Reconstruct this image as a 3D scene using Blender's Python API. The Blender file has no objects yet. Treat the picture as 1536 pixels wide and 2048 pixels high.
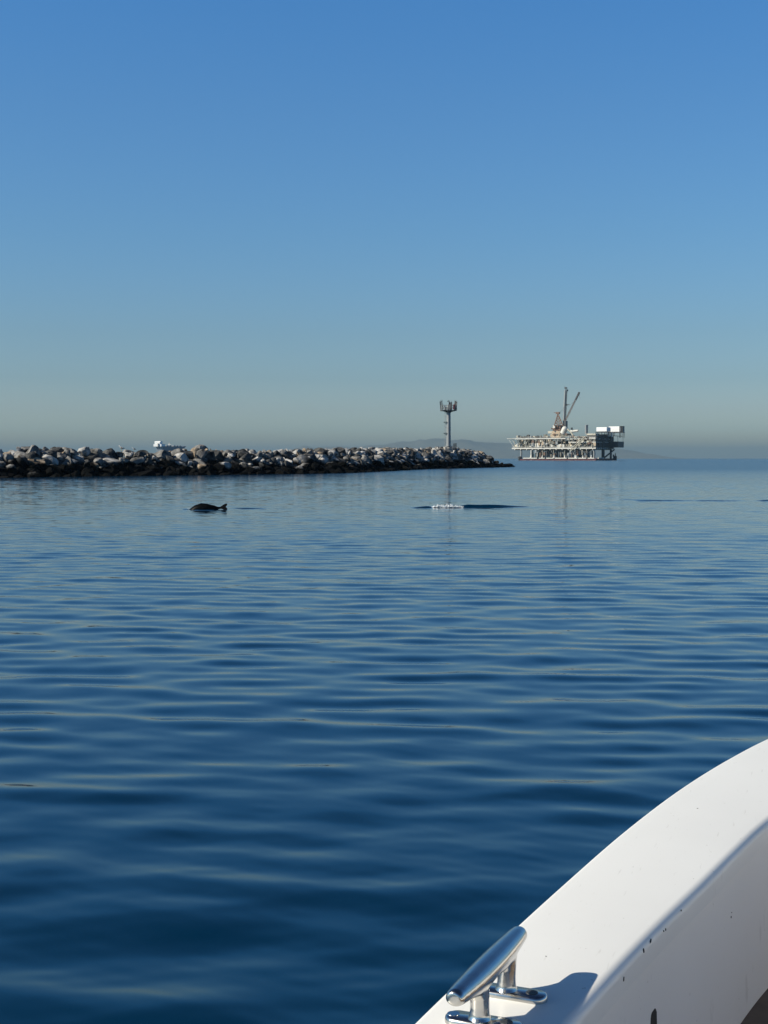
import bpy, bmesh, math, random
import numpy as np
from mathutils import Vector, Matrix, Euler
from mathutils.bvhtree import BVHTree
from mathutils import noise as mnoise
R = math.radians
random.seed(7)
sc = bpy.context.scene
col = sc.collection

# ------------------------------------------------------------------ camera
F = 2841.0                      # focal length in pixels of the 1536x2048 photograph
CAM_Z = 2.1
PITCH = math.atan(107 / F)
cam_d = bpy.data.cameras.new("camera")
cam = bpy.data.objects.new("camera", cam_d); col.objects.link(cam)
cam_d.sensor_fit = 'VERTICAL'; cam_d.sensor_height = 24.0
cam_d.lens = 24.0 * F / 2048
cam_d.clip_start = 0.05; cam_d.clip_end = 60000
cam.location = (0, 0, CAM_Z)
cam.rotation_euler = (math.pi / 2 - PITCH, 0, 0)
sc.camera = cam

# ------------------------------------------------------------------ sky and sun
SUN_EL, SUN_BACK = R(34.5), R(17)
SUN_DIR = Vector((-math.cos(SUN_EL) * math.cos(SUN_BACK), -math.cos(SUN_EL) * math.sin(SUN_BACK), math.sin(SUN_EL)))
SKY_STRENGTH = 0.10
# elevation (degrees) -> correction of the clear sky's colour (marine smog near the horizon)
SKY_RAMP = [(0.0, (1.2, 1.2, 1.02)), (0.343, (1.2, 1.2, 1.02)), (0.545, (1.2, 1.2, 1.02)), (1.149, (0.865, 1.046, 1.186)), (1.955, (0.673, 0.819, 1.009)), (3.163, (0.492, 0.653, 0.834)), (4.969, (0.426, 0.599, 0.766)), (8.942, (0.357, 0.602, 0.808)), (13.784, (0.313, 0.606, 0.864)), (17.889, (0.269, 0.617, 0.928)), (28, (0.194, 0.351, 0.551)), (45, (0.113, 0.177, 0.282)), (90, (0.065, 0.102, 0.176))]  #CAL
w = bpy.data.worlds.new("World"); sc.world = w; w.use_nodes = True
nt = w.node_tree; N = nt.nodes; L = nt.links
for n in list(N): N.remove(n)
out = N.new('ShaderNodeOutputWorld'); bg = N.new('ShaderNodeBackground')
sky = N.new('ShaderNodeTexSky'); sky.sky_type = 'NISHITA'; sky.sun_disc = False
sky.sun_elevation = SUN_EL; sky.sun_rotation = math.atan2(SUN_DIR.x, SUN_DIR.y)
sky.altitude = 0; sky.air_density = 1.0; sky.dust_density = 1.2; sky.ozone_density = 1.5
tc = N.new('ShaderNodeTexCoord'); sep = N.new('ShaderNodeSeparateXYZ')
asn = N.new('ShaderNodeMath'); asn.operation = 'ARCSINE'
dv = N.new('ShaderNodeMath'); dv.operation = 'DIVIDE'; dv.inputs[1].default_value = math.pi / 2; dv.use_clamp = True
sq = N.new('ShaderNodeMath'); sq.operation = 'POWER'; sq.inputs[1].default_value = 0.5
ramp = N.new('ShaderNodeValToRGB'); ramp.color_ramp.interpolation = 'LINEAR'
cr = ramp.color_ramp
for i, (el, c) in enumerate(SKY_RAMP):
    p = math.sqrt(el / 90.0)
    if i < 2: e = cr.elements[i]; e.position = p
    else: e = cr.elements.new(p)
    e.color = (c[0] / 4, c[1] / 4, c[2] / 4, 1)
mul = N.new('ShaderNodeMix'); mul.data_type = 'RGBA'; mul.blend_type = 'MULTIPLY'; mul.inputs[0].default_value = 1
L.new(tc.outputs['Generated'], sep.inputs[0]); L.new(sep.outputs['Z'], asn.inputs[0])
L.new(asn.outputs[0], dv.inputs[0]); L.new(dv.outputs[0], sq.inputs[0]); L.new(sq.outputs[0], ramp.inputs[0])
L.new(sky.outputs[0], mul.inputs[6]); L.new(ramp.outputs[0], mul.inputs[7])
L.new(mul.outputs[2], bg.inputs[0]); bg.inputs[1].default_value = SKY_STRENGTH * 4
L.new(bg.outputs[0], out.inputs[0])

sun_d = bpy.data.lights.new("sun", 'SUN'); sun_d.energy = 4.1; sun_d.angle = R(0.5); sun_d.color = (1.0, 0.915, 0.755)
sun = bpy.data.objects.new("sun", sun_d); col.objects.link(sun)
sun.rotation_euler = (-SUN_DIR).to_track_quat('-Z', 'Y').to_euler()
sun.location = SUN_DIR * 50

sc.view_settings.view_transform = 'Standard'; sc.view_settings.look = 'None'
sc.view_settings.gamma = 1; sc.view_settings.exposure = 0.60
sc.render.engine = 'CYCLES'
sc.cycles.use_denoising = True
sc.cycles.max_bounces = 8; sc.cycles.volume_bounces = 0
sc.cycles.sample_clamp_indirect = 8

# ------------------------------------------------------------------ helpers
def ray(px, py):
    u = (px - 768) / F; v = (1024 - py) / F
    return Vector((u, math.cos(PITCH) + v * math.sin(PITCH), -math.sin(PITCH) + v * math.cos(PITCH)))
def at_z(px, py, z):
    d = ray(px, py); return Vector((0, 0, CAM_Z)) + d * ((z - CAM_Z) / d.z)
def at_y(px, py, y):
    d = ray(px, py); return Vector((0, 0, CAM_Z)) + d * (y / d.y)

def tag(o, label=None, cat=None, group=None, kind=None):
    if label: o['label'] = label
    if cat: o['category'] = cat
    if group: o['group'] = group
    if kind: o['kind'] = kind
    return o
def empty(name, loc=(0, 0, 0), rz=0, label=None, cat=None, group=None):
    o = bpy.data.objects.new(name, None); col.objects.link(o)
    o.location = loc; o.rotation_euler = (0, 0, rz); o.empty_display_size = 0.2
    return tag(o, label, cat, group)

class MB:
    def __init__(s): s.bm = bmesh.new()
    def box(s, c, size, rot=None, bev=0):
        r = bmesh.ops.create_cube(s.bm, size=1)
        M = Matrix.Translation(Vector(c)) @ (rot.to_4x4() if rot else Matrix()) @ Matrix.Diagonal((*size, 1))
        bmesh.ops.transform(s.bm, matrix=M, verts=r['verts'])
        if bev:
            es = list({e for v in r['verts'] for e in v.link_edges})
            bmesh.ops.bevel(s.bm, geom=es, offset=bev, segments=2, affect='EDGES', profile=.5)
        return s
    def tube(s, a, b, r0, r1=None, n=8, cap=True):
        a, b = Vector(a), Vector(b); d = b - a
        if d.length < 1e-6: return s
        r1 = r0 if r1 is None else r1
        q = d.to_track_quat('Z', 'Y')
        r = bmesh.ops.create_cone(s.bm, cap_ends=cap, segments=n, radius1=r0, radius2=r1, depth=d.length)
        bmesh.ops.transform(s.bm, matrix=Matrix.Translation((a + b) / 2) @ q.to_matrix().to_4x4(), verts=r['verts'])
        return s
    def path(s, pts, r, n=6):
        for a, b in zip(pts[:-1], pts[1:]): s.tube(a, b, r, n=n)
        return s
    def loft(s, rings, caps=True):
        vr = [[s.bm.verts.new(p) for p in ring] for ring in rings]
        n = len(rings[0])
        for a, b in zip(vr[:-1], vr[1:]):
            for i in range(n): s.bm.faces.new((a[i], a[(i + 1) % n], b[(i + 1) % n], b[i]))
        if caps:
            s.bm.faces.new(list(reversed(vr[0]))); s.bm.faces.new(vr[-1])
        return s
    def sph(s, c, r, sub=2, sc_=(1, 1, 1)):
        q = bmesh.ops.create_icosphere(s.bm, subdivisions=sub, radius=r)
        bmesh.ops.transform(s.bm, matrix=Matrix.Translation(Vector(c)) @ Matrix.Diagonal((*sc_, 1)), verts=q['verts'])
        return s
    def build(s, name, mat, parent=None, smooth=None, fix=True):
        if fix: bmesh.ops.recalc_face_normals(s.bm, faces=s.bm.faces)
        me = bpy.data.meshes.new(name); s.bm.to_mesh(me); s.bm.free()
        me.materials.append(mat)
        o = bpy.data.objects.new(name, me); col.objects.link(o)
        if parent is not None: o.parent = parent
        if smooth is not None:
            me.shade_smooth()
            if smooth < 180:
                me.set_sharp_from_angle(angle=R(smooth))
        return o

def new_mat(name):
    m = bpy.data.materials.new(name); m.use_nodes = True
    return m, m.node_tree.nodes, m.node_tree.links, m.node_tree.nodes['Principled BSDF']
def paint(name, colr, rough=0.5, metal=0.0, var=0.15, scale=1.0, dirt=None, dirt_amt=0.3, bump=0.0):
    """paint with mottled tone, optional dirt streaks"""
    m, N, L, b = new_mat(name)
    tc = N.new('ShaderNodeTexCoord')
    no = N.new('ShaderNodeTexNoise'); no.inputs['Scale'].default_value = scale; no.inputs['Detail'].default_value = 5
    L.new(tc.outputs['Object'], no.inputs['Vector'])
    mr = N.new('ShaderNodeMapRange'); mr.inputs[1].default_value = .25; mr.inputs[2].default_value = .75
    mr.inputs[3].default_value = 1 - var; mr.inputs[4].default_value = 1.0
    L.new(no.outputs[0], mr.inputs[0])
    mx = N.new('ShaderNodeMix'); mx.data_type = 'RGBA'; mx.blend_type = 'MULTIPLY'; mx.inputs[0].default_value = 1
    mx.inputs[6].default_value = (*colr, 1); L.new(mr.outputs[0], mx.inputs[7])
    last = mx.outputs[2]
    if dirt:
        n2 = N.new('ShaderNodeTexNoise'); n2.inputs['Scale'].default_value = scale * 3.1; n2.inputs['Detail'].default_value = 8
        L.new(tc.outputs['Object'], n2.inputs['Vector'])
        m2 = N.new('ShaderNodeMapRange'); m2.inputs[1].default_value = .52; m2.inputs[2].default_value = .72
        m2.inputs[4].default_value = dirt_amt; L.new(n2.outputs[0], m2.inputs[0])
        mm = N.new('ShaderNodeMix'); mm.data_type = 'RGBA'; L.new(m2.outputs[0], mm.inputs[0])
        L.new(last, mm.inputs[6]); mm.inputs[7].default_value = (*dirt, 1); last = mm.outputs[2]
    L.new(last, b.inputs['Base Color'])
    b.inputs['Roughness'].default_value = rough; b.inputs['Metallic'].default_value = metal
    if bump:
        bp = N.new('ShaderNodeBump'); bp.inputs['Strength'].default_value = bump; bp.inputs['Distance'].default_value = 0.002
        n3 = N.new('ShaderNodeTexNoise'); n3.inputs['Scale'].default_value = scale * 60; n3.inputs['Detail'].default_value = 3
        L.new(tc.outputs['Object'], n3.inputs['Vector']); L.new(n3.outputs[0], bp.inputs['Height']); L.new(bp.outputs[0], b.inputs['Normal'])
    return m

# ================================================================== WATER
def water_material():
    m, N, L, b = new_mat("sea_water")
    geo = N.new('ShaderNodeNewGeometry')
    ln = N.new('ShaderNodeVectorMath'); ln.operation = 'LENGTH'; L.new(geo.outputs['Position'], ln.inputs[0])
    def mapr(src, a, c, lo, hi, smooth=True):
        q = N.new('ShaderNodeMapRange'); q.interpolation_type = 'SMOOTHSTEP' if smooth else 'LINEAR'
        q.inputs[1].default_value = a; q.inputs[2].default_value = c; q.inputs[3].default_value = lo; q.inputs[4].default_value = hi
        L.new(src, q.inputs[0]); return q.outputs[0]
    def vm(op, a, c=None, sc=None):
        q = N.new('ShaderNodeVectorMath'); q.operation = op
        if isinstance(a, tuple): q.inputs[0].default_value = a
        else: L.new(a, q.inputs[0])
        if c is not None:
            if isinstance(c, tuple): q.inputs[1].default_value = c
            else: L.new(c, q.inputs[1])
        if sc is not None:
            if isinstance(sc, float): q.inputs['Scale'].default_value = sc
            else: L.new(sc, q.inputs['Scale'])
        return q.outputs[0]
    def noise(scale, stretch, detail=2.0):
        v = vm('MULTIPLY', geo.outputs['Position'], stretch)
        q = N.new('ShaderNodeTexNoise'); q.inputs['Scale'].default_value = scale; q.inputs['Detail'].default_value = detail
        L.new(v, q.inputs['Vector']); return q
    # slopes of the unresolved ripples: fine capillary ripples and metre-long wavelets
    fine = noise(4.0, (.6, 1, 1), 2); mid = noise(0.9, (.38, 1, 1), 2); patch = noise(0.05, (.25, 1, 1), 3)
    pa = mapr(patch.outputs[0], .38, .62, .55, 1.25)
    dist = ln.outputs['Value']
    fs = mapr(dist, 12, 160, FINE0, FINE1); ms = mapr(dist, 50, 130, 0.0, MID1)
    def mulv(a, c):
        q = N.new('ShaderNodeMath'); q.operation = 'MULTIPLY'; L.new(a, q.inputs[0]); L.new(c, q.inputs[1]); return q.outputs[0]
    f1 = vm('SCALE', vm('MULTIPLY', vm('SUBTRACT', fine.outputs[1], (.5, .5, .5)), (1, 1, 0)), sc=mulv(fs, pa))
    m1 = vm('SCALE', vm('MULTIPLY', vm('SUBTRACT', mid.outputs[1], (.5, .5, .5)), (.6, 1, 0)), sc=mulv(ms, pa))
    nn = vm('NORMALIZE', vm('ADD', geo.outputs['Normal'], vm('ADD', f1, m1)))
    L.new(nn, b.inputs['Normal'])
    rg = mapr(dist, 40, 320, 0.05, 0.22)
    L.new(rg, b.inputs['Roughness'])
    b.inputs['Base Color'].default_value = (0.0, 0.017, 0.044, 1)
    b.inputs['IOR'].default_value = 1.333
    b.inputs['Specular Tint'].default_value = (.12, .95, 1, 1)
    return m
FINE0, FINE1, MID1 = 0.04, 0.23, 0.15

def build_water():
    rs = [0.3, 1.0, 1.8]
    while rs[-1] < 135: rs.append(rs[-1] + (0.05 if 58 < rs[-1] < 62.5 else min(0.0046 * rs[-1], 0.09)))
    step = 0.09
    while rs[-1] < 42000: step = min(step * 1.02, rs[-1] * .014); rs.append(rs[-1] + step)
    r = np.array(rs)
    th = list(np.arange(-21, 21.001, 0.075)); t = 21.0
    side = []
    while t < 180: 
        t += 0.4 if t < 50 else 3.0
        side.append(min(t, 180))
    side = [x for x in side if x < 180]
    th = [-x for x in reversed(side)] + th + side
    th = np.radians(np.array(th)); nT = len(th); nR = len(r)
    Rr, T = np.meshgrid(r, th, indexing='ij')
    X = Rr * np.sin(T); Y = Rr * np.cos(T)
    dr = np.gradient(r)[:, None] * np.ones((1, nT))
    dt = np.gradient(th)[None, :] * Rr
    rng = np.random.RandomState(23)
    Z = np.zeros_like(X)
    nW = 90
    lam = np.exp(rng.uniform(np.log(0.32), np.log(7.0), nW))
    for k in range(nW):
        l = lam[k]
        ang = rng.normal(0, R(15)) + R(4)
        if rng.rand() < .06: ang += R(rng.choice([-50, 50]))
        kx, ky = math.sin(ang), math.cos(ang)
        # slope per component: peak near 1 m, little energy in short ripples
        sl = 0.0135 * math.exp(-0.5 * (math.log(l / 0.76) / 0.6) ** 2) * WAVE
        a = sl * l / (2 * math.pi) * 1.0
        sp = np.maximum(dr * abs(ky) , dt * abs(kx) * 1.0) + 0.25 * np.maximum(dr * abs(kx), 0)
        fade = np.clip((l / np.maximum(sp, 1e-6) - 3.0) / 3.0, 0, 1)
        # groups of waves: the amplitude of every train comes and goes
        gx, gy, gp = rng.uniform(-.12, .12), rng.uniform(-.10, .10), rng.uniform(0, 6.28)
        g = 0.82 + 0.38 * np.sin(gx * X + gy * Y + gp)
        ph = rng.uniform(0, 6.28) + 0.9 * np.sin(X * rng.uniform(.08, .3) + rng.uniform(0, 6)) 
        Z += a * fade * g * np.sin(2 * math.pi / l * (kx * X + ky * Y) + ph)
    Z *= np.clip((Rr - 1.0) / 1.0, 0, 1)
    for k in range(36):   # small crisp wavelets, only where the mesh can carry them
        l = math.exp(rng.uniform(math.log(.11), math.log(.34))); ang = rng.normal(0, R(26)) + R(5); kx, ky = math.sin(ang), math.cos(ang)
        sp = np.maximum(dr * abs(ky), dt * abs(kx))
        m_ = Rr < 40
        g = np.clip(.35 + .75 * np.sin(rng.uniform(-.5, .5) * X + rng.uniform(-.6, .6) * Y + rng.uniform(0, 6)), 0, 1.1)
        Z += m_ * (.0052 * l / 6.283) * np.clip((l / np.maximum(sp, 1e-6) - 3) / 3, 0, 1) * g * np.sin(2 * math.pi / l * (kx * X + ky * Y) + rng.uniform(0, 6.28) + .8 * np.sin(X * rng.uniform(.3, 1) + rng.uniform(0, 6)))
    q_ = np.clip((Rr - 14) / 50, 0, 1); Z *= 1 - .64 * q_ * q_ * (3 - 2 * q_)   # calmer water further out
    # dark swirls and wake lines raised by the dolphins
    def ridge(x0, x1, y0, y1, h, s):
        u = (X - x0) / (x1 - x0); uc = np.clip(u, 0, 1)
        yc = y0 + (y1 - y0) * uc + 0.03 * np.sin(X * 1.7)
        env = np.clip(u * 6, 0, 1) * np.clip((1 - u) * 1.6, 0, 1) ** .8
        return h * env * np.exp(-((Y - yc) / (s * (.55 + .45 * (1 - uc)))) ** 2) * (0.94 + .06 * np.sin(X * 4.1))
    for a in RIDGES: Z += ridge(*a)
    me = bpy.data.meshes.new("water")
    co = np.stack([X, Y, Z], -1).reshape(-1, 3)
    co = np.vstack([co, [[0, 0, 0]]]); nv = len(co)
    i = np.arange(nR - 1)[:, None]; j = np.arange(nT)[None, :]; j2 = (j + 1) % nT
    q = np.stack([i * nT + j, i * nT + j2 + 0 * i, (i + 1) * nT + j2, (i + 1) * nT + j], -1).reshape(-1, 4)
    q = q[:, ::-1]
    tri = np.stack([np.full(nT, nv - 1), (np.arange(nT) + 1) % nT, np.arange(nT)], -1)
    me.vertices.add(nv); me.vertices.foreach_set('co', co.astype(np.float32).ravel())
    loops = np.concatenate([q.ravel(), tri.ravel()]).astype(np.int32)
    me.loops.add(len(loops)); me.loops.foreach_set('vertex_index', loops)
    starts = np.concatenate([np.arange(len(q)) * 4, len(q) * 4 + np.arange(len(tri)) * 3]).astype(np.int32)
    me.polygons.add(len(starts)); me.polygons.foreach_set('loop_start', starts)
    me.update(calc_edges=True); me.validate()
    me.shade_smooth()
    me.materials.append(water_material())
    if me.polygons[len(me.polygons) // 2].normal.z < 0: me.flip_normals()
    o = bpy.data.objects.new("water", me); col.objects.link(o); tag(o, kind='structure')
    return o
WAVE = 1.18
RIDGES = [(3.0, 6.4, 60.9, 61.9, .13, .15), (2.1, 1.1, 60.5, 60.4, .07, .12), (1.9, 3.4, 60.9, 60.9, .06, .14),
          (-6.5, -4.6, 59.6, 59.9, .03, .08), (12.2, 16.4, 70.9, 70.6, .045, .11), (15.2, 18.6, 70.4, 70.7, .035, .10), (18.4, 21.4, 70.6, 70.9, .05, .11),
          (-7.8, -6.8, 57.6, 57.7, .02, .08), (-8.3, -7.9, 58.5, 58.9, .03, .08), (12.0, 14.0, 72.4, 72.0, .02, .12)]
water = build_water()

# ================================================================== HILLS
def build_hills():
    prof = [(520, 917), (545, 905), (565, 899), (590, 895), (603, 893), (620, 896), (650, 892), (672, 890), (700, 892), (740, 887), (765, 888), (800, 884),
            (830, 881), (860, 878), (890, 877), (920, 878), (960, 881), (1000, 883), (1060, 885), (1120, 884), (1180, 887), (1240, 892),
            (1280, 898), (1310, 905), (1345, 914), (1370, 919)]
    D = 24000.0
    xs = np.array([p[0] for p in prof], float); ys = np.array([p[1] for p in prof], float)
    bm = bmesh.new(); nx, ny = 260, 34
    g = []
    for iy in range(ny):
        v = iy / (ny - 1); row = []
        dpt = D - 1500 + v * 6000
        prof_v = max(0.0, 1 - ((v - .45) / .5) ** 2) if v > .45 else min(1, v / .45) ** .8
        for ix in range(nx):
            px = 515 + (1375 - 515) * ix / (nx - 1)
            h = (917 - np.interp(px, xs, ys)) / F * D
            x = (px - 768) / F * D
            n = mnoise.fractal(Vector((x / 900, dpt / 900, 3)), 1, 2, 6)
            h2 = max(h, 0) * prof_v * (1 + (0.35 * n if v < .44 else .06 * n)) - 6
            row.append(bm.verts.new((x, dpt, h2)))
        g.append(row)
    for a, b in zip(g[:-1], g[1:]):
        for i in range(nx - 1): bm.faces.new((a[i], a[i + 1], b[i + 1], b[i]))
    mb = MB(); mb.bm.free(); mb.bm = bm
    o = mb.build("hills", paint("hill_scrub", (.15, .15, .12), .9, var=.4, scale=.003, dirt=(.22, .20, .17)), smooth=180, fix=False)
    tag(o, kind='structure')
build_hills()

# ================================================================== BREAKWATER
TOE = [(-110, 60), (-75, 108), (-41.9, 155.1), (-36.1, 165.0), (-28.9, 174.6), (-14.5, 190.6), (-8.3, 201.1), (-3.5, 217.3), (2.9, 253.7), (8.4, 285.4), (17, 312), (27.4, 339.8), (28.9, 343.8)]
TOPPX = [(-400, 900), (0, 905), (45, 899), (90, 896), (140, 898), (200, 901), (270, 900), (310, 904), (345, 907), (372, 905), (395, 899), (450, 901), (540, 903), (620, 901),
         (700, 899), (780, 898), (850, 899), (890, 895), (915, 897), (950, 902), (975, 904), (990, 908), (1003, 915), (1010, 919)]
def jetty_frame(s):
    acc = 0
    for a, b in zip(TOE[:-1], TOE[1:]):
        l = math.dist(a, b)
        if s <= acc + l or b is TOE[-1]:
            t = (s - acc) / l
            p = Vector((a[0] + (b[0] - a[0]) * t, a[1] + (b[1] - a[1]) * t, 0))
            d = Vector((b[0] - a[0], b[1] - a[1], 0)).normalized()
            return p, d, Vector((-d.y, d.x, 0))
        acc += l
JL = sum(math.dist(a, b) for a, b in zip(TOE[:-1], TOE[1:]))
def crest_height(p):
    px = 768 + F * p.x / p.y
    top = np.interp(px, [q[0] for q in TOPPX], [q[1] for q in TOPPX])
    return CAM_Z + (917 - top) / F * p.y, px

def rock_material(name, base, tint):
    m, N, L, b = new_mat(name)
    geo = N.new('ShaderNodeNewGeometry'); tc = N.new('ShaderNodeTexCoord'); oi = N.new('ShaderNodeObjectInfo')
    add = N.new('ShaderNodeVectorMath'); add.operation = 'ADD'
    L.new(tc.outputs['Object'], add.inputs[0]); 
    cmb = N.new('ShaderNodeCombineXYZ'); mm = N.new('ShaderNodeMath'); mm.operation = 'MULTIPLY'; mm.inputs[1].default_value = 50
    L.new(oi.outputs['Random'], mm.inputs[0]); L.new(mm.outputs[0], cmb.inputs[0]); L.new(cmb.outputs[0], add.inputs[1])
    n1 = N.new('ShaderNodeTexNoise'); n1.inputs['Scale'].default_value = 1.4; n1.inputs['Detail'].default_value = 8; n1.inputs['Roughness'].default_value = .62
    L.new(add.outputs[0], n1.inputs['Vector'])
    rp = N.new('ShaderNodeValToRGB'); L.new(n1.outputs[0], rp.inputs[0])
    rp.color_ramp.elements[0].position = .32; rp.color_ramp.elements[0].color = (*[c * .22 for c in base], 1)
    rp.color_ramp.elements[1].position = .68; rp.color_ramp.elements[1].color = (*tint, 1)
    e = rp.color_ramp.elements.new(.47); e.color = (*base, 1)
    # mussels, algae and wet stone to the high-tide mark, slope's shade painted in
    sp = N.new('ShaderNodeSeparateXYZ'); L.new(geo.outputs['Position'], sp.inputs[0])
    n2 = N.new('ShaderNodeTexNoise'); n2.inputs['Scale'].default_value = .3; n2.inputs['Detail'].default_value = 5
    L.new(geo.outputs['Position'], n2.inputs['Vector'])
    sb = N.new('ShaderNodeMath'); sb.operation = 'MULTIPLY_ADD'; sb.inputs[1].default_value = -4.2; L.new(n2.outputs[0], sb.inputs[0]); L.new(sp.outputs['Z'], sb.inputs[2])
    mr = N.new('ShaderNodeMapRange'); mr.inputs[1].default_value = -.85; mr.inputs[2].default_value = -.35; L.new(sb.outputs[0], mr.inputs[0])
    mx = N.new('ShaderNodeMix'); mx.data_type = 'RGBA'; L.new(mr.outputs[0], mx.inputs[0])
    mx.inputs[6].default_value = (.002, .0025, .003, 1); L.new(rp.outputs[0], mx.inputs[7])
    L.new(mx.outputs[2], b.inputs['Base Color'])
    b.inputs['Roughness'].default_value = .85
    b.inputs['Specular IOR Level'].default_value = .08
    bp = N.new('ShaderNodeBump'); bp.inputs['Distance'].default_value = .12; bp.inputs['Strength'].default_value = .7
    n3 = N.new('ShaderNodeTexNoise'); n3.inputs['Scale'].default_value = 3.2; n3.inputs['Detail'].default_value = 6
    L.new(add.outputs[0], n3.inputs['Vector']); L.new(n3.outputs[0], bp.inputs['Height']); L.new(bp.outputs[0], b.inputs['Normal'])
    return m
ROCKM = {'pale': rock_material('pale_granite', (.31, .305, .295), (.55, .54, .53)),
         'grey': rock_material('grey_granite', (.13, .128, .125), (.29, .285, .275)),
         'tan': rock_material('tan_stone', (.26, .205, .15), (.46, .38, .29)),
         'dark': rock_material('dark_basalt', (.045, .047, .05), (.11, .11, .105))}

SHAPES = {'slab': (1.35, 1.0, .55), 'blocky': (1.0, .95, .85), 'wedge': (1.1, .85, .95), 'rounded': (1.0, 1.0, .85)}
def rock_bm(seed, shape, into=None):
    rg = random.Random(seed)
    bm = bmesh.new(); bmesh.ops.create_icosphere(bm, subdivisions=3, radius=1.0)
    k = {'slab': 10, 'blocky': 10, 'wedge': 9, 'rounded': 13}[shape]
    lo = {'slab': .42, 'blocky': .48, 'wedge': .34, 'rounded': .62}[shape]
    for _ in range(k):
        n = Vector((rg.gauss(0, 1), rg.gauss(0, 1), rg.gauss(0, .9))).normalized(); d = rg.uniform(lo, lo + .25)
        for v in bm.verts:
            q = v.co.dot(n)
            if q > d: v.co -= n * (q - d)
    sc_ = SHAPES[shape]
    for v in bm.verts:
        nz = mnoise.fractal(v.co * 1.9 + Vector((seed * 3.1, 0, 0)), 1, 2, 3)
        v.co *= 1 + .05 * nz
        v.co = Vector((v.co.x * sc_[0], v.co.y * sc_[1], v.co.z * sc_[2]))
    return bm
rock_meshes = []
for i in range(20):
    shp = ['slab', 'blocky', 'wedge', 'rounded', 'blocky'][i % 5]
    bm = rock_bm(100 + i, shp)
    me = bpy.data.meshes.new("boulder_%s" % shp); bm.to_mesh(me); bm.free()
    me.materials.append(ROCKM['grey'])
    rock_meshes.append((shp, me))

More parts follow.
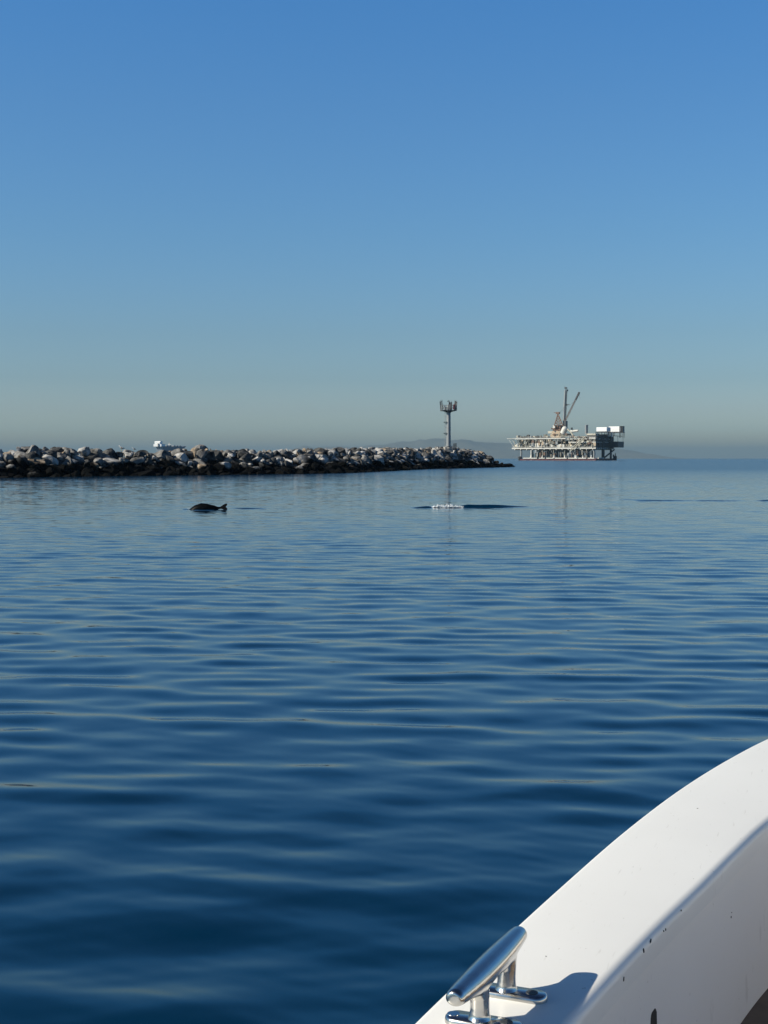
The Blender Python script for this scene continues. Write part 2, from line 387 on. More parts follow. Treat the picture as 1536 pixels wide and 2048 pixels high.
def build_jetty():
    rg = random.Random(5)
    W = 7.0
    rocks = []
    s = 0.0
    while s < JL + 1.5:
        p, d, nb = jetty_frame(min(s, JL - .01))
        if s > JL: p = p + d * (s - JL)
        far = p.y
        base_r = 1.0 if far < 240 else 1.25
        rows = [(-.1, 0), (.18, 1), (.38, 1), (.6, 2), (.85, 3), (1.05, 3), (1.35, 3), (1.75, 2), (2.2, 0)]
        for t, tier in rows:
            off = t * 4.6 + rg.uniform(-.5, .5)
            q = p + nb * off + d * rg.uniform(-.7, .7)
            H, px = crest_height(p + nb * 4.5)
            size = base_r * rg.choice([rg.uniform(.5, .85), rg.uniform(.7, 1.15), rg.uniform(1.0, 1.45)])
            f = min(1, max(0, t)) if t <= 1.1 else (1 if t < 1.4 else max(0, 1 - (t - 1.3) / 1.0))
            f = f ** .8
            top = H * f + (.35 if f == 0 else 0)
            end = max(0, min(1, (JL + 2.5 - s) / 3)); top *= .45 + .55 * end
            z = top - size * .62 + rg.uniform(-.25, .22)
            if z < -.5 * size: z = -.5 * size + rg.uniform(0, .3)
            rocks.append(dict(p=Vector((q.x, q.y, z)), r=size, t=t, tier=tier, px=px, d=far, top=top))
        s += 1.62 if far < 240 else 1.9
    # tip: low dark flat ledge that runs out into the water
    p, d, nb = jetty_frame(JL - .01)
    for k in range(16):
        q = p + d * rg.uniform(.5, 6.5) + nb * rg.uniform(0, 5.5)
        rocks.append(dict(p=Vector((q.x + rg.uniform(-.6, 2.3), q.y, .35 + rg.uniform(-.1, .15))), r=1.5, t=0, tier=0, px=1020, d=q.y, top=.6, flat=True))
    def vis(k):
        if k['t'] > 1.1 or k.get('flat') and False: return 0
        px = 768 + F * k['p'].x / k['p'].y
        if px < -15 or px > 1050: return 0
        return k['r'] / k['d']
    order = sorted(range(len(rocks)), key=lambda i: -vis(rocks[i]))
    ind = set(order[:288])
    sect = [(120, 'at the left end of the breakwater'), (290, 'around the two gulls'), (400, 'below the white ship'),
            (560, 'right of the ship'), (700, 'mid breakwater'), (860, 'left of the beacon tower'), (2000, 'beside the beacon tower')]
    tiern = {0: 'at the dark waterline', 1: 'low on the slope', 2: 'halfway up the slope', 3: 'on the crest'}
    stuff = bmesh.new()
    mats = list(ROCKM)
    stuff_me = bpy.data.meshes.new("rubble")
    for m_ in mats: stuff_me.materials.append(ROCKM[m_])
    lab_count = {}
    for i, k in enumerate(rocks):
        shp, me = rg.choice(rock_meshes)
        tone = rg.choices(['pale', 'grey', 'tan', 'dark'], weights=[.30, .36, .06, .28])[0]
        if k['tier'] == 0: tone = rg.choices(['grey', 'dark'], weights=[.4, .6])[0]
        sc_ = [k['r'] * rg.uniform(.85, 1.2) for _ in range(3)]
        if k.get('flat'): sc_ = [1.8 * rg.uniform(.8, 1.2), 1.6, .55]; tone = 'dark'
        rot = Euler((rg.uniform(-.5, .5), rg.uniform(-.5, .5), rg.uniform(0, 6.28)))
        if k.get('flat'): rot = Euler((rg.uniform(-.06, .06), rg.uniform(-.06, .06), rg.uniform(0, 6.28)))
        if i in ind:
            o = bpy.data.objects.new("boulder", me); col.objects.link(o)
            o.location = k['p']; o.rotation_euler = rot; o.scale = sc_
            o.material_slots[0].link = 'OBJECT'; o.material_slots[0].material = ROCKM[tone]
            px = 768 + F * k['p'].x / k['p'].y
            se = next(n for lim, n in sect if px < lim)
            big = 'large ' if k['r'] > 1.2 else ('small ' if k['r'] < .8 else '')
            lab = f"{big}{tone} {shp} boulder {tiern[k['tier']]} {se}"
            tag(o, lab, 'boulder', 'boulders piled along the breakwater')
        else:
            M = Matrix.Translation(k['p']) @ rot.to_matrix().to_4x4() @ Matrix.Diagonal((*sc_, 1))
            n0 = len(stuff.verts); f0 = len(stuff.faces)
            stuff.from_mesh(me); stuff.verts.ensure_lookup_table(); stuff.faces.ensure_lookup_table()
            for v in stuff.verts[n0:]: v.co = M @ v.co
            mi = mats.index(tone)
            for f in stuff.faces[f0:]: f.material_index = mi
    # small stones wedged between the boulders and the mound beneath them
    rings = []
    s = 0
    while s <= JL:
        p, d, nb = jetty_frame(min(s, JL - .01)); H, px = crest_height(p + nb * 4.5)
        end = max(.3, min(1, (JL - s) / 3)); H = H * end
        rings.append([p + nb * .6 + Vector((0, 0, -1.5)), p + nb * .9 + Vector((0, 0, .1 * H)), p + nb * 3.4 + Vector((0, 0, H * .62)), p + nb * 5.0 + Vector((0, 0, H * .72)),
                      p + nb * 6.6 + Vector((0, 0, H * .6)), p + nb * 10.5 + Vector((0, 0, -1.5))])
        s += 2.5
    vr = [[stuff.verts.new(q) for q in r_] for r_ in rings]
    di = mats.index('dark')
    for a, b in zip(vr[:-1], vr[1:]):
        for j in range(5):
            f = stuff.faces.new((a[j], b[j], b[j + 1], a[j + 1])); f.material_index = di
    stuff.faces.new(vr[-1]).material_index = di
    for k in range(650):
        s = rg.uniform(60, JL - 2); p, d, nb = jetty_frame(s); H, px = crest_height(p + nb * 4.5)
        t = rg.uniform(.1, 1.5); f = min(1, t) ** .8
        q = p + nb * (t * 4.6) + Vector((0, 0, H * f - .35 + rg.uniform(-.2, .3))); r_ = rg.uniform(.2, .5)
        shp, me = rg.choice(rock_meshes)
        M = Matrix.Translation(q) @ Euler((rg.uniform(0, 3), rg.uniform(0, 3), rg.uniform(0, 6))).to_matrix().to_4x4() @ Matrix.Diagonal((r_ * 1.2, r_, r_ * .9, 1))
        n0 = len(stuff.verts); f0 = len(stuff.faces)
        stuff.from_mesh(me); stuff.verts.ensure_lookup_table(); stuff.faces.ensure_lookup_table()
        for v in stuff.verts[n0:]: v.co = M @ v.co
        mi = rg.choice([0, 0, 1, 1, 2, 3])
        for fc in stuff.faces[f0:]: fc.material_index = mi
    byl = {}
    for o in [o for o in col.objects if o.get('category') == 'boulder']: byl.setdefault(o['label'], []).append(o)
    for l, os_ in byl.items():
        if len(os_) < 2: continue
        os_.sort(key=lambda o: o.location.x / o.location.y)
        words = ['left', 'right'] if len(os_) == 2 else ['leftmost', *['%s from left' % w_ for w_ in ('second', 'third', 'fourth', 'fifth', 'sixth')][:len(os_) - 2], 'rightmost']
        for o, w_ in zip(os_, words):
            o['label'] = l.replace('at the left end of the breakwater', 'at the breakwater left end') + ', ' + w_
    stuff.to_mesh(stuff_me); stuff.free()
    o = bpy.data.objects.new("rubble", stuff_me); col.objects.link(o)
    tag(o, 'grey rubble and smaller rocks filling the breakwater mound', 'rubble', kind='stuff')
build_jetty()

# ================================================================== BEACON TOWER
M_galv = paint('galvanised_steel', (.29, .31, .32), .5, .2, var=.2, scale=1.5, dirt=(.30, .28, .25), dirt_amt=.3)
M_white = paint('weathered_white_paint', (.68, .67, .62), .5, var=.28, scale=.25, dirt=(.42, .33, .24), dirt_amt=.45)
M_cream = paint('cream_machine_paint', (.60, .57, .47), .5, var=.35, scale=.3, dirt=(.28, .19, .12), dirt_amt=.5)
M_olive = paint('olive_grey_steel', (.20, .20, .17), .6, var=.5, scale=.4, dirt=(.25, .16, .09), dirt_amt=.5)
M_dark = paint('dark_steel_and_shade', (.05, .055, .06), .55, var=.4, scale=.5)
M_rust = paint('rusty_brown_steel', (.20, .12, .085), .7, var=.4, scale=.4, dirt=(.09, .06, .05), dirt_amt=.5)
M_maroon = paint('maroon_antifouling', (.13, .03, .035), .6, var=.3, scale=.3)
M_tan = paint('tan_housing_paint', (.50, .39, .27), .6, var=.25, scale=.3)
M_shipw = paint('bright_white_ship_paint', (.85, .86, .86), .5, var=.06, scale=.2)
M_lamp = paint('red_lens', (.13, .045, .05), .25, var=.05)
M_conc = paint('weathered_concrete', (.38, .36, .33), .85, var=.35, scale=.8, dirt=(.14, .13, .12), dirt_amt=.6, bump=.3)

def build_tower():
    D = 313.0
    k = D / F
    x0 = (896.8 - 768) * k
    zt = lambda py: CAM_Z + (917 - py) * k
    t = empty('beacon_tower', (x0, D, 0), R(8), 'tall grey steel beacon pole with a caged light platform on the breakwater', 'tower')
    X = lambda px: (px - 896.8) * k
    b = MB(); b.box((0, .3, zt(899)), (1.9, 1.9, 1.2), bev=.12); b.tube((0, 0, zt(897)), (0, 0, zt(894.5)), .8, .72, n=14)
    b.build('footing', M_conc, t)
    p = MB(); p.tube((0, 0, zt(895)), (0, 0, zt(824)), .52, .46, n=16); p.tube((0, 0, zt(893)), (0, 0, zt(892) + .05), .75, .75, n=16)
    p.tube((0, 0, zt(826)), (0, 0, zt(822.5)), .5, .8, n=12)
    p.build('pole', M_galv, t, smooth=40)
    l = MB()
    for dx in (-.22, .22): l.tube((-.78, dx, zt(892)), (-.78, dx, zt(824)), .03, n=5)
    z = zt(892)
    while z < zt(824): l.tube((-.78, -.22, z), (-.78, .22, z), .02, n=4); z += .32
    for py in (885, 876, 855, 834):
        l.tube((-.45, 0, zt(py)), (-.78, 0, zt(py)), .03, n=5)
    l.build('ladder', M_galv, t)
    for py in (844.5, 866.5):
        q = MB(); q.box((-.72, 0, zt(py)), (.72, .8, .10)); q.tube((-.4, 0, zt(py) - .5), (-.95, 0, zt(py)), .04); q.build('rest_platform', M_dark, t)
    d = MB(); d.box((0, 0, zt(821.6)), (3.1, 3.1, .14), bev=.02)
    for a in range(8):
        an = a * math.pi / 4; d.tube((0, 0, zt(825)), (1.4 * math.cos(an), 1.4 * math.sin(an), zt(822)), .06)
    d.build('platform', M_dark, t)
    rl = MB()
    zz = [zt(821.3), zt(816), zt(811)]
    c = [(-1.55, -1.55), (1.55, -1.55), (1.55, 1.55), (-1.55, 1.55)]
    for i in range(4):
        a, e = c[i], c[(i + 1) % 4]
        for z in zz[1:]: rl.tube((*a, z), (*e, z), .035, n=5)
        for j in range(4):
            f = j / 4; x = a[0] + (e[0] - a[0]) * f; y = a[1] + (e[1] - a[1]) * f
            rl.tube((x, y, zz[0]), (x, y, zz[2] + (.5 if j == 0 else 0)), .04, n=5)
    rl.build('railing', M_galv, t)
    for i, (x, y, h) in enumerate([(-1.6, -.9, 2.2), (-1.62, .9, 2.0), (1.5, -1.3, 1.8), (1.58, .7, 2.2), (.3, -1.6, 1.5), (.55, 1.6, 1.7)]):
        q = MB(); q.box((x, y, zt(812)), (.16 if abs(x) > 1 else .36, .3, h), Euler((0, .1 * (1 if x > 0 else -1), .3 * i)).to_matrix(), bev=.03)
        q.tube((x, y, zt(820)), (x, y, zt(812) + h / 2 + .25), .035); q.build('antenna_panel', M_dark, t)
    q = MB(); q.box((.25, 0, zt(815.5)), (.9, .9, 1.3), bev=.05); q.box((-.65, .2, zt(817.5)), (.5, .6, .8), bev=.04); q.build('equipment_cabinet', M_galv, t)
    q = MB(); q.tube((.1, 0, zt(810.5)), (.1, 0, zt(803)), .07); q.box((-.05, 0, zt(802.5)), (.5, .1, .14), Euler((0, -.5, 0)).to_matrix()); q.build('mast', M_dark, t)
    q = MB(); q.tube((1.15, -.6, zt(819)), (1.15, -.6, zt(811)), .3, .27, n=12); q.tube((1.15, -.6, zt(811)), (1.15, -.6, zt(809)), .32, .1, n=12); q.build('red_beacon_light', M_lamp, t, smooth=40)
    q = MB(); q.tube((-1.0, -.8, zt(819)), (-1.0, -.8, zt(813)), .22, .2, n=12).tube((-1.0, -.8, zt(813)), (-1.0, -.8, zt(811.5)), .24, .05, n=12); q.build('lantern', M_white, t, smooth=40)
    # leaning handrail at the foot
    q = MB(); a = Vector((.7, -.6, zt(892.5))); e = Vector((X(912), -.6, zt(890.5) - .1))
    q.tube(a, e, .05)
    for f in (.3, .55, .75, .98):
        c_ = a.lerp(e, f); q.tube(c_ + Vector((0, 0, .55)), c_ - Vector((0, 0, .9)), .06)
    q.tube(a + Vector((.3, 0, .45)), e + Vector((0, 0, .45)), .06)
    q.build('foot_railing', M_dark, t)
build_tower()

# ================================================================== OIL PLATFORM
def build_platform():
    D = 1600.0
    A = R(30); c, s = math.cos(A), math.sin(A)
    Cx = (980 + 1080 / 5.12 - 768) / F * D; Cy = D
    T = empty('oil_platform', (Cx, Cy, 0), -A, 'white and grey offshore oil platform with a crane and mast on the horizon', 'oil platform')
    def P(X, Y, ly=0.0):
        px = 980 + X / 5.12; py = 750 + Y / 5.12
        u = (px - 768) / F
        lx = (u * (Cy + ly * c) - Cx - ly * s) / (c + u * s)
        wy = Cy - lx * s + ly * c
        return Vector((lx, ly, CAM_Z + (917 - py) / F * wy))
    def lx_(X, ly=0): return P(X, 0, ly).x
    zdk = P(800, 750).z; zup = P(800, 650).z; zmid = P(940, 688).z; zbase = 1.5
    W = 58.0; x0 = lx_(222); x1 = 0.0
    rg = random.Random(3)
    # decks
    b = MB(); b.box(((x0 + x1) / 2, W / 2, zdk), (x1 - x0, W, 1.5)); 
    for i in range(14): b.box((x0 + (i + .5) * (x1 - x0) / 14, W / 2, zdk - 1.3), (.7, W, 1.3))
    b.build('lower_deck', M_white, T)
    xu = lx_(255)
    b = MB(); b.box(((xu + lx_(770)) / 2, W / 2, zup), (lx_(770) - xu, W, 1.1)); b.build('upper_deck', M_white, T)
    b = MB(); b.box(((lx_(772) + x1) / 2, W / 2 + .6, zup - .6), (x1 - lx_(772), W - 1.2, 1.0)); b.build('upper_deck', M_white, T)
    b = MB(); b.box(((lx_(800) + x1) / 2, W / 2, zmid), (x1 - lx_(800), W, 1.0)); b.build('middle_deck', M_white, T)
    b = MB(); b.box(((lx_(170) + lx_(250)) / 2, 8, zup + .2), (lx_(250) - lx_(170), 15, .5))
    for y_ in (2, 14):
        b.tube((lx_(180), y_, zup), (lx_(240), y_, zdk + .8), .22); b.tube((lx_(215), y_, zup), (lx_(250), y_, zdk + 4), .2)
    b.build('helideck', M_white, T)
    # deck posts and bracing between the decks (front and end faces)
    nb_ = 22
    for i in range(nb_ + 1):
        x = x0 + 3 + (x1 - x0 - 3.6) * i / nb_
        top = zup if x > xu else zup - 3
        q = MB(); q.tube((x, .5, zdk), (x, .5, top), .34, n=6)
        q.tube((x, .5, zdk + 1), (x + (x1 - x0) / nb_ * (1 if i % 2 else -1) * .9, .5, top - .5), .22, n=5) if 0 < i < nb_ else None
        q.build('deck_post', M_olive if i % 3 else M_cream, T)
    for i in range(7):
        y = 1.5 + (W - 3) * i / 6
        q = MB(); q.tube((-.5, y, zdk), (-.5, y, zup + 7), .4, n=6)
        if i < 6: q.tube((-.5, y, zdk), (-.5, y + (W - 3) / 6, zup), .25, n=5)
        q.build('end_post', M_dark, T)
    # machinery in the bays
    x = x0 + 3
    while x < x1 - 3:
        Lb = rg.uniform(2.5, 7); y = rg.uniform(1.5, 5); h = rg.uniform(1.5, (zup - zdk) * .75)
        m = rg.choice([M_cream, M_olive, M_olive, M_olive, M_cream, M_dark])
        q = MB()
        kind = rg.random()
        if kind < .45: q.box((x + Lb / 2, y + 2, zdk + .7 + h / 2), (Lb, 4, h), bev=.1); nm = 'equipment_skid'
        elif kind < .75:
            r_ = min(h / 2, 1.7); q.tube((x, y + 2, zdk + 1 + r_), (x + Lb, y + 2, zdk + 1 + r_), r_, n=12); q.sph((x, y + 2, zdk + 1 + r_), r_); q.sph((x + Lb, y + 2, zdk + 1 + r_), r_); nm = 'separator_vessel'
        else:
            q.tube((x + 1, y + 2, zdk + .7), (x + 1, y + 2, zdk + .9 + h * 1.2), 1.0, n=10); q.tube((x + 3, y + 2, zdk + .7), (x + 3, y + 2, zdk + 1 + h), .7, n=10); nm = 'process_column'
        q.build(nm, m, T, smooth=40)
        x += Lb + rg.uniform(.3, 2)
    for (X0, X1, Y0, Y1) in [(270, 325, 705, 738), (400, 470, 702, 740), (475, 585, 696, 740), (610, 640, 705, 740), (680, 757, 710, 742)]:
        a = P(X0, Y1); e = P(X1, Y0)
        q = MB(); q.box(((a.x + e.x) / 2, 1.9, (a.z + e.z) / 2), (e.x - a.x, 3, e.z - a.z), bev=.15); q.build('white_module', M_white, T)
    # dense back wall of piping under the upper deck
    for j in range(26):
        y = rg.uniform(6, 14); z = rg.uniform(zdk + 2, zup - 1); xa = rg.uniform(x0 + 2, x1 - 25); Lp = rg.uniform(10, 30)
        q = MB(); q.path([(xa, y, z), (xa + Lp * .5, y, z), (xa + Lp * .5, y, z + rg.uniform(-2, 2)), (xa + Lp, y, z + rg.uniform(-.5, .5))], rg.uniform(.2, .5)); q.build('pipe_run', rg.choice([M_cream, M_olive, M_dark, M_rust]), T)
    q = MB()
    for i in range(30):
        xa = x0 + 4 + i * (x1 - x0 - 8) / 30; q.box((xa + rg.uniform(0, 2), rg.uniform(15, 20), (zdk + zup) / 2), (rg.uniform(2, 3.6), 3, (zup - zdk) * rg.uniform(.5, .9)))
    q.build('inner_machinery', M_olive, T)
    # right-hand process block, end-face shade put into the dark modules' colour
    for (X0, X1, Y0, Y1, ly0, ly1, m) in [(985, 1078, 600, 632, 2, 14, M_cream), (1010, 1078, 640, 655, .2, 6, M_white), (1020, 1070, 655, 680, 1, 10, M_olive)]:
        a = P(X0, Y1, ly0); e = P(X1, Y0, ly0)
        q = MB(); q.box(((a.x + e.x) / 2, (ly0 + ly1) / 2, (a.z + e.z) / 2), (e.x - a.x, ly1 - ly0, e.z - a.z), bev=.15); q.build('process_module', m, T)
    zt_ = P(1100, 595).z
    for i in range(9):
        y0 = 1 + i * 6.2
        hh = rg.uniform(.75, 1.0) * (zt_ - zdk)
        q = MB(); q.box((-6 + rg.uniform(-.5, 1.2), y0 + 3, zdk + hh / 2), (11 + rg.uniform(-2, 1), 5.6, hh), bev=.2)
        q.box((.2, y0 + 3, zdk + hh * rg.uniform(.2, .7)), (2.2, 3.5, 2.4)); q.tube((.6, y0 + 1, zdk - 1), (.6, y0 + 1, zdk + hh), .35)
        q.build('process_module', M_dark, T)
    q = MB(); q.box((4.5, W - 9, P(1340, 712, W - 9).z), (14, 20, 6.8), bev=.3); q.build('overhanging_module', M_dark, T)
    q = MB()
    for y_ in (W - 18, W - 1):
        q.path([(-1, y_, zt_ - 2), (11, y_, zt_ - 3), (11.2, y_, P(1340, 690, W).z)], .2)
    q.path([(11, W - 18, zt_ - 3), (11, W - 1, zt_ - 3)], .2); q.build('walkway_railing', M_dark, T)
    # white boxes high on the right
    for (X0, X1, Y0, Y1, ly) in [(1085, 1194, 535, 581, 20), (1207, 1332, 527, 585, 42)]:
        a = P(X0, Y1, ly); e = P(X1, Y0, ly)
        q = MB(); q.box(((a.x + e.x) / 2, ly + 6, (a.z + e.z) / 2), (e.x - a.x, 12, e.z - a.z), bev=.5); q.build('white_container', M_shipw, T)
        q = MB()
        for f in (.08, .5, .92): q.tube((a.x + (e.x - a.x) * f, ly + 1, zt_ - 3), (a.x + (e.x - a.x) * f, ly + 1, a.z), .3)
        q.box(((a.x + e.x) / 2, ly + 6, a.z - .6), (e.x - a.x + 1.5, 13, .6)); q.build('container_support', M_dark, T)
    for X in (1212, 1240):
        a = P(X, 632, 38); e = P(X, 592, 38)
        q = MB(); q.tube(a, e, 1.35, n=12); q.sph(e, 1.35); q.build('white_tank', M_white, T, smooth=50)
    a = P(1347, 590, 44); e = P(1347, 525, 44); q = MB()
    for dx in (-2, 2):
        for dy in (-2, 2): q.tube(a + Vector((dx, dy, -6)), e + Vector((dx, dy, 0)), .35)
    for f in np.linspace(0, 1, 6):
        m_ = a.lerp(e, f)
        q.box(m_, (4.6, 4.6, .35))
    q.box(a.lerp(e, .5), (3, 3, 7)); q.build('stair_tower', M_dark, T)
    # central drilling structures
    def bx(name, X0, X1, Y0, Y1, ly, dy, m, bev=.2):
        a = P(X0, Y1, ly); e = P(X1, Y0, ly)
        q = MB(); q.box(((a.x + e.x) / 2, ly + dy / 2, (a.z + e.z) / 2), (e.x - a.x, dy, e.z - a.z), bev=bev); return q.build(name, m, T)
    bx('tan_deckhouse', 615, 722, 606, 643, 8, 14, M_tan); bx('tan_deckhouse', 632, 716, 573, 606, 9, 10, M_tan)
    bx('cream_deckhouse', 590, 632, 575, 600, 10, 8, M_cream); bx('winch_house', 640, 720, 515, 572, 14, 8, M_rust)
    bx('winch_house', 700, 800, 600, 632, 8, 8, M_olive); bx('small_hut', 640, 662, 516, 545, 11, 4, M_white)
    a = P(742, 600, 9); e = P(762, 555, 9); q = MB(); q.tube(a, e, 3.2, 3.3, n=16); q.sph(e, 3.3, 3); q.build('white_dome_tank', M_white, T, smooth=50)
    a = P(828, 578, 9); e = P(895, 572, 9); q = MB(); q.tube(a, e, 1.5, 1.3, n=12); q.sph(a, 1.5); q.sph(e, 1.3); q.build('white_boom_tank', M_white, T, smooth=50)
    q = MB(); q.path([P(790, 555, 8), P(830, 590, 8), P(862, 640, 8)], .9); q.build('exhaust_duct', M_cream, T)
    # A-frame derrick, brown lattice
    q = MB(); top = P(692, 395, 14)
    feet = [P(655, 520, 10), P(745, 520, 10), P(655, 520, 20), P(745, 520, 20)]
    for f_ in feet: q.tube(f_, top + (f_ - top) * .04, .55, n=5)
    for f in (.2, .4, .6, .8):
        pts = [top.lerp(f_, f) for f_ in (feet[0], feet[1], feet[3], feet[2])]
        for i in range(4): q.tube(pts[i], pts[(i + 1) % 4], .22, n=4)
        pn = [top.lerp(f_, min(1, f + .2)) for f_ in (feet[0], feet[1], feet[3], feet[2])]
        for i in range(4): q.tube(pts[i], pn[(i + 1) % 4], .3, n=4); q.tube(pts[(i + 1) % 4], pn[i], .3, n=4)
    q.box(top + Vector((0, 0, .5)), (4.4, 2.6, 2.2)); q.box(top + Vector((-3.5, 0, 1)), (3, .5, .5)); q.build('derrick_frame', M_rust, T)
    # tall mast with ladder
    q = MB(); yl = 16
    q.tube(P(752, 520, yl), P(758, 330, yl), 1.15, 1.05, n=12); q.tube(P(758, 330, yl), P(766, 160, yl), 1.35, .95, n=12)
    q.tube(P(766, 160, yl), P(769, 125, yl), .5); mast = q.build('mast', M_galv, T, smooth=40)
    q = MB(); a = P(766, 520, yl - 1); e = P(781, 150, yl - 1)
    for dx in (-.35, .55): q.tube(a + Vector((dx, 0, 0)), e + Vector((dx, 0, 0)), .28, n=5)
    for f in np.linspace(0, 1, 40):
        p_ = a.lerp(e, f); q.tube(p_ + Vector((-.35, 0, 0)), p_ + Vector((.55, 0, .8)), .2, n=4)
    q.box(P(772, 135, yl), (2.6, 2, 1.6)); q.box(P(775, 310, yl), (4, 2, .8)); q.box(P(790, 303, yl), (4.4, 1.2, .6)); q.box(P(790, 160, yl), (1, 1, 2))
    q.tube(P(763, 130, yl), P(762, 118, yl), .2); q.build('mast_ladder', M_dark, T)
    # crane boom
    q = MB(); a = P(762, 480, 12); e = P(910, 178, 12); d = (e - a); n_ = 24
    side = Vector((-d.z, 0, d.x)).normalized()
    for sg in (-1, 1):
        for yy in (-.8, .8): q.tube(a + side * sg * .7 + Vector((0, yy, 0)), e + side * sg * .55 + Vector((0, yy, 0)), .17, n=4)
    for i in range(n_):
        p0 = a.lerp(e, i / n_); p1 = a.lerp(e, (i + 1) / n_); sg = 1 if i % 2 else -1
        for yy in (-.8, .8): q.tube(p0 + side * sg * .65 + Vector((0, yy, 0)), p1 - side * sg * .65 + Vector((0, yy, 0)), .11, n=4)
    boom = q.build('crane_boom', M_rust, T)
    q = MB(); m0 = P(872, 258, 12); dd = (e - m0); ang = math.atan2(dd.x, dd.z)
    q.box((m0 + e) / 2, (1.9, 1.8, dd.length), Euler((0, ang, 0)).to_matrix(), bev=.2); q.build('boom_tip', M_dark, T)
    q = MB(); q.path([e, P(915, 235, 12), P(918, 250, 12)], .1); q.tube(P(700, 395, 14), e.lerp(a, .3), .08, n=4); q.tube(P(700, 395, 14), P(757, 330, 14), .08, n=4); q.build('crane_cable', M_dark, T)
    bx('crane_pedestal', 752, 775, 470, 560, 11, 5, M_dark)
    # vent stack
    a = P(980, 610, 10); e = P(980, 512, 10); q = MB(); q.tube(a, e, 1.25, n=12); q.build('vent_stack', M_galv, T, smooth=40)
    a = P(993, 610, 11); e = P(995, 510, 11); q = MB(); q.tube(a, e, .75, n=10); q.build('vent_stack', M_galv, T, smooth=40)
    # stair bridge crossing the front face
    q = MB(); a = P(822, 782, -2.5); e = P(975, 645, -2.5)
    for dz in (0, 2.2):
        q.tube(a + Vector((0, 0, dz)), e + Vector((0, 0, dz)), .36, n=5)
    for f in np.linspace(0, 1, 15):
        p_ = a.lerp(e, f); q.tube(p_, p_ + Vector((0, 0, 2.2)), .2, n=4)
    q.build('stairway', M_cream, T)
    # top clutter along the upper deck
    for X in list(range(270, 600, 17)) + list(range(800, 960, 19)):
        h = rg.uniform(4, 22); w_ = rg.uniform(5, 15)
        o = bx('deck_equipment', X, X + w_, 640 - h, 643, rg.uniform(1, 8), rg.uniform(2, 5), rg.choice([M_olive, M_cream, M_dark, M_rust, M_galv]), .1)
    bx('deck_equipment', 372, 398, 612, 640, 3, 3, M_dark); bx('deck_equipment', 545, 575, 608, 640, 3, 3, M_olive)
    q = MB(); q.tube(P(836, 560, 8), P(832, 540, 8), 1.2, n=8); q.build('ball_vent', M_dark, T)
    for i in range(95):
        X = rg.uniform(262, 1072); hh = rg.uniform(.8, 3.6); zz = rg.uniform(zdk + .8, zup - hh)
        xl = P(X, 700, .4).x; q = MB(); q.box((xl, rg.uniform(-.6, 1.6), zz + hh / 2), (rg.uniform(.5, 3.2), rg.uniform(.5, 1.4), hh), bev=.05)
        q.build('fitting', rg.choice([M_olive, M_dark, M_rust, M_cream, M_olive, M_tan, M_galv]), T)
    for i in range(60):
        X = rg.uniform(440, 1075); hh = rg.uniform(1, 7); zz = rg.uniform(zbase + 1, zdk - 1.5 - hh); ly = rg.uniform(0, 10)
        xl = P(X, 800, ly).x; q = MB(); q.box((xl, ly, zz + hh / 2), (rg.uniform(.4, 2.6), 1, hh), bev=.05)
        q.build('riser_clamp', rg.choice([M_olive, M_dark, M_galv, M_galv, M_rust]), T)
    for i in range(26):
        X = rg.choice([rg.uniform(590, 800), rg.uniform(300, 1000)]); w_ = rg.uniform(5, 22); y0_ = 640 - (rg.uniform(20, 100) if 600 < X < 780 else rg.uniform(4, 18))
        bx('deck_fitting', X, X + w_, y0_, y0_ + rg.uniform(8, 26), rg.uniform(6, 12), rg.uniform(1, 4), rg.choice([M_rust, M_rust, M_dark, M_tan, M_olive]), .1)
    # rails along both decks
    q = MB()
    for z in (zup + 1.5, zup + 2.2): q.tube((xu, .3, z), (x1, .3, z), .09, n=4)
    for i in range(50):
        xx = xu + (x1 - xu) * i / 49; q.tube((xx, .3, zup + .4), (xx, .3, zup + 2.2), .08, n=4)
    for z in (zdk + 1.4, zdk + 2.0): q.tube((x0, -.2, z), (x1, -.2, z), .09, n=4)
    q.build('guard_rail', M_white, T)
    # legs down to the water
    for X in (318, 540, 765, 990):
        for ly in (3, W - 3):
            xl = P(X, 800, 3).x
            q = MB(); q.tube((xl, ly, zdk - .7), (xl, ly, -3), 1.15, n=14); q.build('leg', M_galv if X == 318 else M_olive, T, smooth=40)
    for ly in (3, W * .5, W - 3):
        q = MB(); q.tube((-3, ly, zdk - .7), (-3, ly, -3), 1.25, n=14); q.build('leg', M_dark if ly > 5 else M_galv, T, smooth=40)
    for X, m in ((425, M_white), (655, M_olive), (875, M_galv)):
        xl = P(X, 800, 3).x
        q = MB(); q.tube((xl, 2, zdk - .7), (xl, 2, zbase + 3), .8, n=10); q.tube((xl, 2, zbase + 5.0), (xl, 2, zbase), .8, 1.8, n=10); q.build('conductor_pipe', m, T, smooth=40)
    for i in range(70):
        X = rg.uniform(420, 1080); ly = rg.uniform(6, 40); xl = P(X, 800, ly).x
        q = MB(); q.tube((xl, ly, zdk - 2 - rg.uniform(0, 3)), (xl, ly, zbase - 3), rg.uniform(.4, .95), n=8); q.build('conductor_pipe', rg.choice([M_olive, M_olive, M_galv, M_rust]), T, smooth=40)
    for k_ in range(12):
        X = 500 + k_ * 45; a = P(X, 770, 12); q = MB(); q.box(a + Vector((0, 2, 0)), (4.5, 5, rg.uniform(2, 5)), bev=.2); q.build('under_deck_tank', rg.choice([M_olive, M_galv, M_dark]), T)
    # bracing at the ends
    q = MB(); q.tube(P(1270, 765, W), P(1150, 862, 25), .9, n=8); q.tube(P(1230, 770, 40), P(1230, 862, 40), .7, n=8); q.tube(P(840, 790, 6), P(960, 862, 6), .9, n=8)
    q.tube(P(1262, 815, 50), P(1268, 862, 50), .9); q.build('diagonal_brace', M_dark, T)
